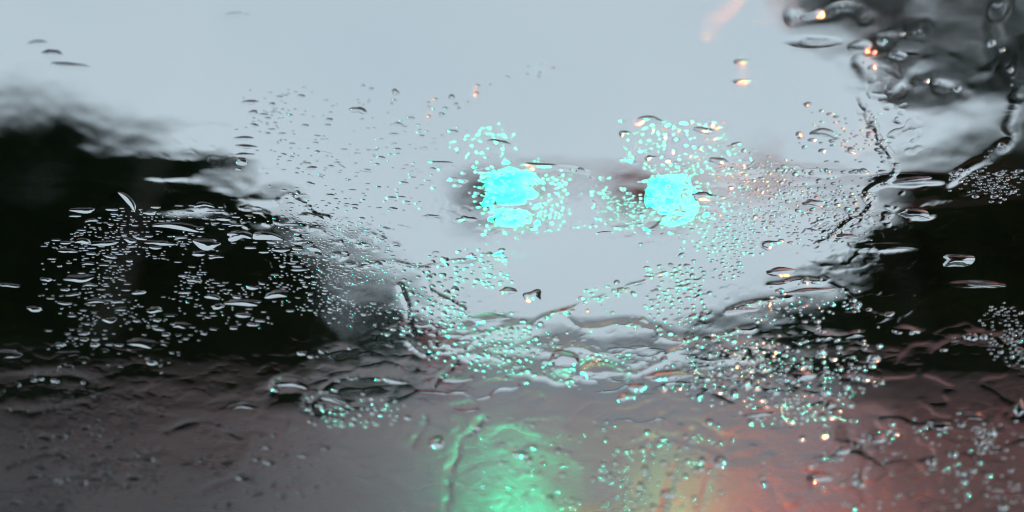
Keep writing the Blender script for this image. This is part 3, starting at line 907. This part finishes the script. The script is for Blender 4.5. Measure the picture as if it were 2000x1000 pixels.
# (b) fields of smaller drops: polygon in photo pixels, count, width range, aspect range, steepness range, phrase
FIELDS = [
 ([(460, 190), (640, 180), (800, 230), (860, 300), (800, 420), (620, 420), (480, 330)], 230, (6, 22), (1.8, 3.8), (.35, .75), 'small dark raindrop scattered in the pale sky above the left-hand trees'),
 ([(640, 160), (900, 150), (1080, 120), (1080, 220), (880, 230), (680, 210)], 26, (7, 15), (1.0, 2), (.6, .95), 'small round raindrop with a green glint in the open sky'),
 ([(150, 400), (330, 410), (560, 440), (600, 500), (580, 600), (420, 640), (200, 640), (70, 540)], 620, (4, 34), (2.2, 6.0), (.35, .85), 'small white-edged raindrop in the field over the black left-hand trees'),
 ([(560, 400), (660, 420), (760, 500), (800, 620), (660, 640), (580, 560)], 560, (3.5, 15), (1.5, 3.4), (.4, .9), 'fine raindrop in the dense band between the left-hand trees and the grey sky'),
 ([(780, 500), (850, 520), (900, 600), (910, 700), (820, 690), (790, 600)], 110, (8, 17), (1.0, 2.0), (.25, .45), 'raindrop with a green glint left of the middle of the horizon'),
 ([(800, 260), (980, 240), (1010, 330), (940, 370), (820, 340)], 80, (8, 24), (1.3, 2.8), (.12, .28), 'green-lit raindrop in the cluster above the left green light'),
 ([(930, 340), (1050, 330), (1180, 350), (1190, 430), (1050, 455), (920, 430)], 190, (6, 16), (1.1, 2.6), (.10, .26), 'fine green-lit raindrop in the cluster around the left green light'),
 ([(1210, 235), (1290, 225), (1400, 250), (1440, 300), (1380, 330), (1220, 320)], 110, (8, 24), (1.2, 2.6), (.12, .32), 'green-lit raindrop in the cluster above the right green light'),
 ([(1150, 390), (1240, 380), (1380, 395), (1470, 430), (1500, 500), (1400, 490), (1340, 460), (1200, 440)], 280, (6, 15), (1.1, 2.6), (.12, .30), 'fine green-lit raindrop in the cluster under the right green light'),
 ([(1260, 330), (1430, 320), (1450, 400), (1350, 430), (1260, 420)], 80, (6, 18), (1.0, 2.6), (.10, .26), 'fine raindrop over the right green light itself'),
 ([(1400, 290), (1540, 330), (1720, 370), (1700, 440), (1640, 480), (1520, 470), (1420, 430)], 440, (5, 15), (1.3, 3.0), (.2, .7), 'raindrop in the loose field right of the green lights'),
 ([(1640, 210), (1700, 220), (1750, 320), (1720, 360), (1690, 320), (1560, 270)], 70, (6, 20), (1.4, 3), (.4, .8), 'small raindrop in the ragged line above the right-hand trees'),
 ([(1265, 520), (1360, 515), (1390, 570), (1380, 630), (1300, 640), (1260, 580)], 95, (8, 17), (1.0, 2.0), (.18, .36), 'green-glinting raindrop in the patch under the right green light, above the horizon'),
 ([(1190, 545), (1240, 545), (1240, 580), (1140, 612), (1135, 598)], 22, (7, 15), (1.0, 2.0), (.25, .5), 'green-glinting raindrop in the short slanting row at the centre'),
 ([(850, 520), (980, 485), (1005, 545), (900, 560)], 50, (8, 18), (1.1, 2.2), (.15, .32), 'green-glinting raindrop in the patch below the left green light'),
 ([(1395, 510), (1450, 505), (1450, 540), (1390, 550)], 26, (6, 13), (1.0, 2.0), (.2, .45), 'green-glinting raindrop in the small patch right of the centre'),
 ([(1560, 580), (1640, 555), (1680, 600), (1640, 630), (1440, 612)], 70, (6, 16), (1.0, 2.0), (.4, .9), 'raindrop in the cluster right of the flat brown drop'),
 ([(930, 650), (1110, 610), (1080, 680), (1000, 750), (930, 730)], 110, (8, 17), (1.0, 2.0), (.28, .5), 'round raindrop with a green glint at the middle of the horizon'),
 ([(1080, 690), (1230, 700), (1230, 745), (1130, 745)], 70, (7, 15), (1.0, 1.8), (.4, .7), 'round raindrop with a green glint below the pool at the centre'),
 ([(1280, 740), (1330, 690), (1450, 655), (1540, 655), (1580, 710), (1660, 700), (1720, 690), (1690, 740), (1640, 790), (1400, 760)], 290, (6, 25), (.9, 1.9), (.4, 1.35), 'round raindrop with green and orange glints in the right-hand mass along the horizon'),
 ([(1440, 770), (1640, 780), (1680, 830), (1520, 830)], 60, (7, 20), (.9, 1.6), (.6, 1.35), 'round glinting raindrop just below the right-hand mass'),
 ([(1560, 830), (1990, 800), (1990, 1000), (1620, 1000)], 140, (6, 20), (.9, 1.7), (.4, 1.2), 'blurred raindrop over the lower right road'),
 ([(1150, 820), (1400, 830), (1420, 1000), (1180, 1000)], 110, (7, 15), (.9, 1.6), (.4, .85), 'blurred raindrop over the road between the green and reddish reflections'),
 ([(940, 820), (1140, 830), (1150, 1000), (930, 1000)], 70, (7, 16), (.9, 1.8), (.3, .7), 'blurred raindrop over the green road reflection'),
 ([(20, 850), (150, 830), (330, 850), (330, 930), (200, 990), (10, 990)], 170, (8, 32), (1.5, 3.4), (.2, .45), 'dark blurred raindrop over the lower left road'),
 ([(340, 900), (600, 830), (640, 940), (540, 1000), (380, 990)], 70, (8, 30), (1.4, 3.2), (.18, .42), 'dark blurred raindrop right of the lower left arc'),
 ([(600, 770), (710, 770), (800, 830), (700, 830), (620, 825)], 60, (8, 18), (1.0, 2.0), (.4, .8), 'raindrop with a faint green dot on the road left of centre'),
 ([(80, 740), (200, 750), (330, 790), (200, 830), (90, 790)], 80, (8, 24), (1.6, 3.4), (.15, .35), 'grey raindrop along the far edge of the road at the left'),
 ([(150, 640), (420, 640), (420, 700), (100, 720)], 70, (7, 24), (1.8, 4), (.35, .7), 'faint grey raindrop between the left-hand field and the road'),
 ([(1850, 350), (1990, 330), (1990, 380), (1870, 378)], 90, (6, 22), (1.4, 3), (.4, .8), 'curled white-edged raindrop on top of the black right-hand trees'),
 ([(1930, 600), (1998, 590), (1998, 720), (1940, 700)], 90, (5, 12), (1.0, 2.0), (.4, .9), 'fine raindrop at the right edge above the road'),
]
def in_poly(x, y, P):
    c = False
    j = len(P) - 1
    for i in range(len(P)):
        (xi, yi), (xj, yj) = P[i], P[j]
        if (yi > y) != (yj > y) and x < (xj - xi) * (y - yi) / (yj - yi) + xi: c = not c
        j = i
    return c

HOLES = [(475, 520, 75, 36), (300, 540, 62, 40), (110, 440, 50, 30), (1130, 390, 30, 60), (735, 572, 56, 22), (420, 690, 60, 24)]
cand = []
taken = [(b[0], b[1], b[2] / 2, b[3] / 2) for b in BIG]
grid = {}
for fi, (P, n, (w0, w1), (a0, a1), (h0, h1), lb) in enumerate(FIELDS):
    xs = [p[0] for p in P]; ys = [p[1] for p in P]
    made = tries = 0
    cl = [(rnd.uniform(min(xs), max(xs)), rnd.uniform(min(ys), max(ys)), rnd.uniform(7, 34)) for _ in range(max(5, n // 14))]
    while made < n and tries < n * 40:
        tries += 1
        if rnd.random() < .66:
            c = rnd.choice(cl); x = rnd.gauss(c[0], c[2]); y = rnd.gauss(c[1], c[2] * .4)
        else:
            x = rnd.uniform(min(xs), max(xs)); y = rnd.uniform(min(ys), max(ys))
        if not in_poly(x + rnd.gauss(0, 26), y + rnd.gauss(0, 15), P): continue
        if any(((x - hx) / hrx) ** 2 + ((y - hy) / hry) ** 2 < rnd.uniform(.6, 1.2) for hx, hy, hrx, hry in HOLES): continue
        wp = w0 + (w1 - w0) * rnd.random() ** 2.8
        asp = rnd.uniform(a0, a1)
        hp = max(wp / asp, 3.0)
        bad = False
        for (bx, by, bw, bh) in taken:
            if abs(x - bx) < bw + wp * .4 and abs(y - by) < bh + hp * .4: bad = True; break
        if bad: continue
        key = (int(x // 30), int(y // 30))
        for gx in (-1, 0, 1):
            for gy in (-1, 0, 1):
                for (qx, qy, qw, qh) in grid.get((key[0] + gx, key[1] + gy), ()):
                    if ((x - qx) / (.5 * (wp + qw))) ** 2 + ((y - qy) / (.5 * (hp + qh))) ** 2 < .95: bad = True
        if bad: continue
        grid.setdefault(key, []).append((x, y, wp, hp))
        cand.append((wp * hp, fi, x, y, wp, hp, rnd.uniform(h0, h1)))
        made += 1
for pts, wd, h in RIDGES:                      # beads strung along the ridges of water
    for (xa, ya), (xb, yb) in zip(pts[:-1], pts[1:]):
        L = math.hypot(xb - xa, yb - ya)
        for k in range(int(L / 11)):
            if rnd.random() < .45: continue
            t = rnd.random(); x = xa + (xb - xa) * t + rnd.gauss(0, 5); y = ya + (yb - ya) * t + rnd.gauss(0, 4)
            wp = 6 + 13 * rnd.random() ** 2
            hp = wp / rnd.uniform(1.1, 2.2)
            fi = min(range(len(FIELDS)), key=lambda f: min(math.hypot(x - p[0], y - p[1]) for p in FIELDS[f][0]))
            cand.append((wp * hp, fi, x, y, wp, hp, rnd.uniform(.12, .3) if y > 780 and x < 900 else rnd.uniform(.25, .7)))
cand.sort(reverse=True)
N_SINGLE = 300 - len(BIG)
LM = [(1000, 386, 'the left green light'), (1308, 386, 'the right green light'), (340, 440, 'the long wavy white-edged drop'), (405, 476, 'the large white-rimmed drop'),
      (280, 668, 'the large grey oval drop'), (400, 862, 'the lower left arc of water'), (1575, 570, 'the widest flat brown drop'), (1568, 732, 'the brightest orange-spotted drop'),
      (858, 862, 'the black round drop'), (1010, 900, 'the green road reflection'), (1500, 930, 'the reddish road reflection'), (890, 712, 'the red streak'),
      (150, 544, 'the long curved drop at left'), (20, 690, 'the grey drop at the left edge'), (1920, 556, 'the flat drop in the right-hand trees'), (478, 590, 'the long drop under the left trees'),
      (612, 422, 'the thick drop by the left trees'), (700, 215, 'the lone dark sky drop'), (1405, 900, 'the dark round drop at lower right'), (1710, 860, 'the orange-glinting drop at lower right'),
      (1835, 828, 'the cyan-glinting drop at lower right'), (1220, 672, 'the pool at the centre'), (1498, 476, 'the black hook-shaped drop'), (1586, 396, 'the thick dark drop at right'),
      (478, 287, 'the column of dark dashes'), (560, 748, 'the dark arch at the road edge'), (1170, 728, 'the large green-glinting drop'), (100, 960, 'the bottom left corner'),
      (1950, 960, 'the bottom right corner'), (208, 474, 'the long flat drop at left'), (522, 460, 'the right arched drop'), (1604, 258, 'the orange-tipped arched drop')]
def place_label(x, y, wp, hp):
    lx, ly, nm = min(LM, key=lambda q: math.hypot(x - q[0], (y - q[1]) * 1.3))
    dx, dy = x - lx, y - ly
    d = math.hypot(dx, dy)
    a = math.degrees(math.atan2(-dy, dx)) % 360
    way = ('right of', 'up right of', 'above', 'up left of', 'left of', 'down left of', 'below', 'down right of')[int((a + 22.5) // 45) % 8]
    near = 'just' if d < 45 else ('' if d < 90 else 'well')
    size = 'small' if wp < 13 else ('mid-sized' if wp < 20 else 'wide')
    form = 'round' if wp / hp < 1.35 else ('oval' if wp / hp < 2.2 else 'flat')
    return ' '.join(f'{size} {form} raindrop {near} {way} {nm}'.split())
singles = [(q, place_label(*q[2:6])) for q in cand[:N_SINGLE]]
by_label = {}
for q, lb in singles: by_label.setdefault(lb, []).append(q)
def own_label(q, lb):
    """drops that would share a label are told apart by their order from left to right"""
    same = sorted(by_label[lb], key=lambda t: t[2])
    if len(same) == 1: return lb
    i = same.index(q)
    if len(same) == 2: word = ('left', 'right')[i] + ' one'
    else: word = 'leftmost' if i == 0 else ('rightmost' if i == len(same) - 1 else ('second', 'third', 'fourth', 'fifth', 'sixth')[min(i - 1, 4)] + ' in line')
    lb = lb + ', ' + word
    if len(lb.split()) > 16: lb = lb.replace(' well ', ' ').replace(' of the ', ' of ')
    return lb
for k, ((_, fi, x, y, wp, hp, hr), lb) in enumerate(singles):
    add_drop_obj('raindrop', x, y, wp, hp, hr, rnd.choice((0, 0, .1, -.1, .2)), 2.0, 3000 + k, own_label(singles[k][0], lb), FIELDS[fi][5].replace('raindrop', 'raindrops', 1), rot=rnd.uniform(-.15, .15))

def fine_drops():
    g = np.random.default_rng(9)
    protos = []
    for k in range(14):
        V, F = drop_shape(g, 10, (.35, .68, .9, 1.0), 1.0, 0, 2.0, .19)
        T = []
        for f in F:
            for i in range(1, len(f) - 1): T.append((f[0], f[i], f[i + 1]))
        flat = np.array([min(f) > 4 * 10 for f in T])
        protos.append((V, np.array(T), flat))
    VS, FS, b = [], [], 0
    for k, (_, fi, x, y, wp, hp, hr) in enumerate(cand[N_SINGLE:]):
        u, v, _ = uv(x, y); su, sv = mm_px(x, y)
        a, c = wp / 2 * su, hp / 2 * sv
        V, T, _f = protos[k % 14]
        P_ = V * np.array((a, c, hr * min(a, c)))
        P_ = P_ + np.array((u, v, FW0 + film_at(u, v, a, c) + .00005))
        VS.append(P_); FS.append(T + b); b += len(V)
    me = mesh_np('fine_raindrops', np.concatenate(VS), np.concatenate(FS), M['water'], True)
    o = bpy.data.objects.new('fine_raindrops', me); C.objects.link(o); o.matrix_world = GM
    tag(o, 'countless fine raindrops sprinkled over the windscreen', 'fine raindrops', kind='stuff')
fine_drops()
print('drops', len(BIG), len(cand), 'film', NU, NV)
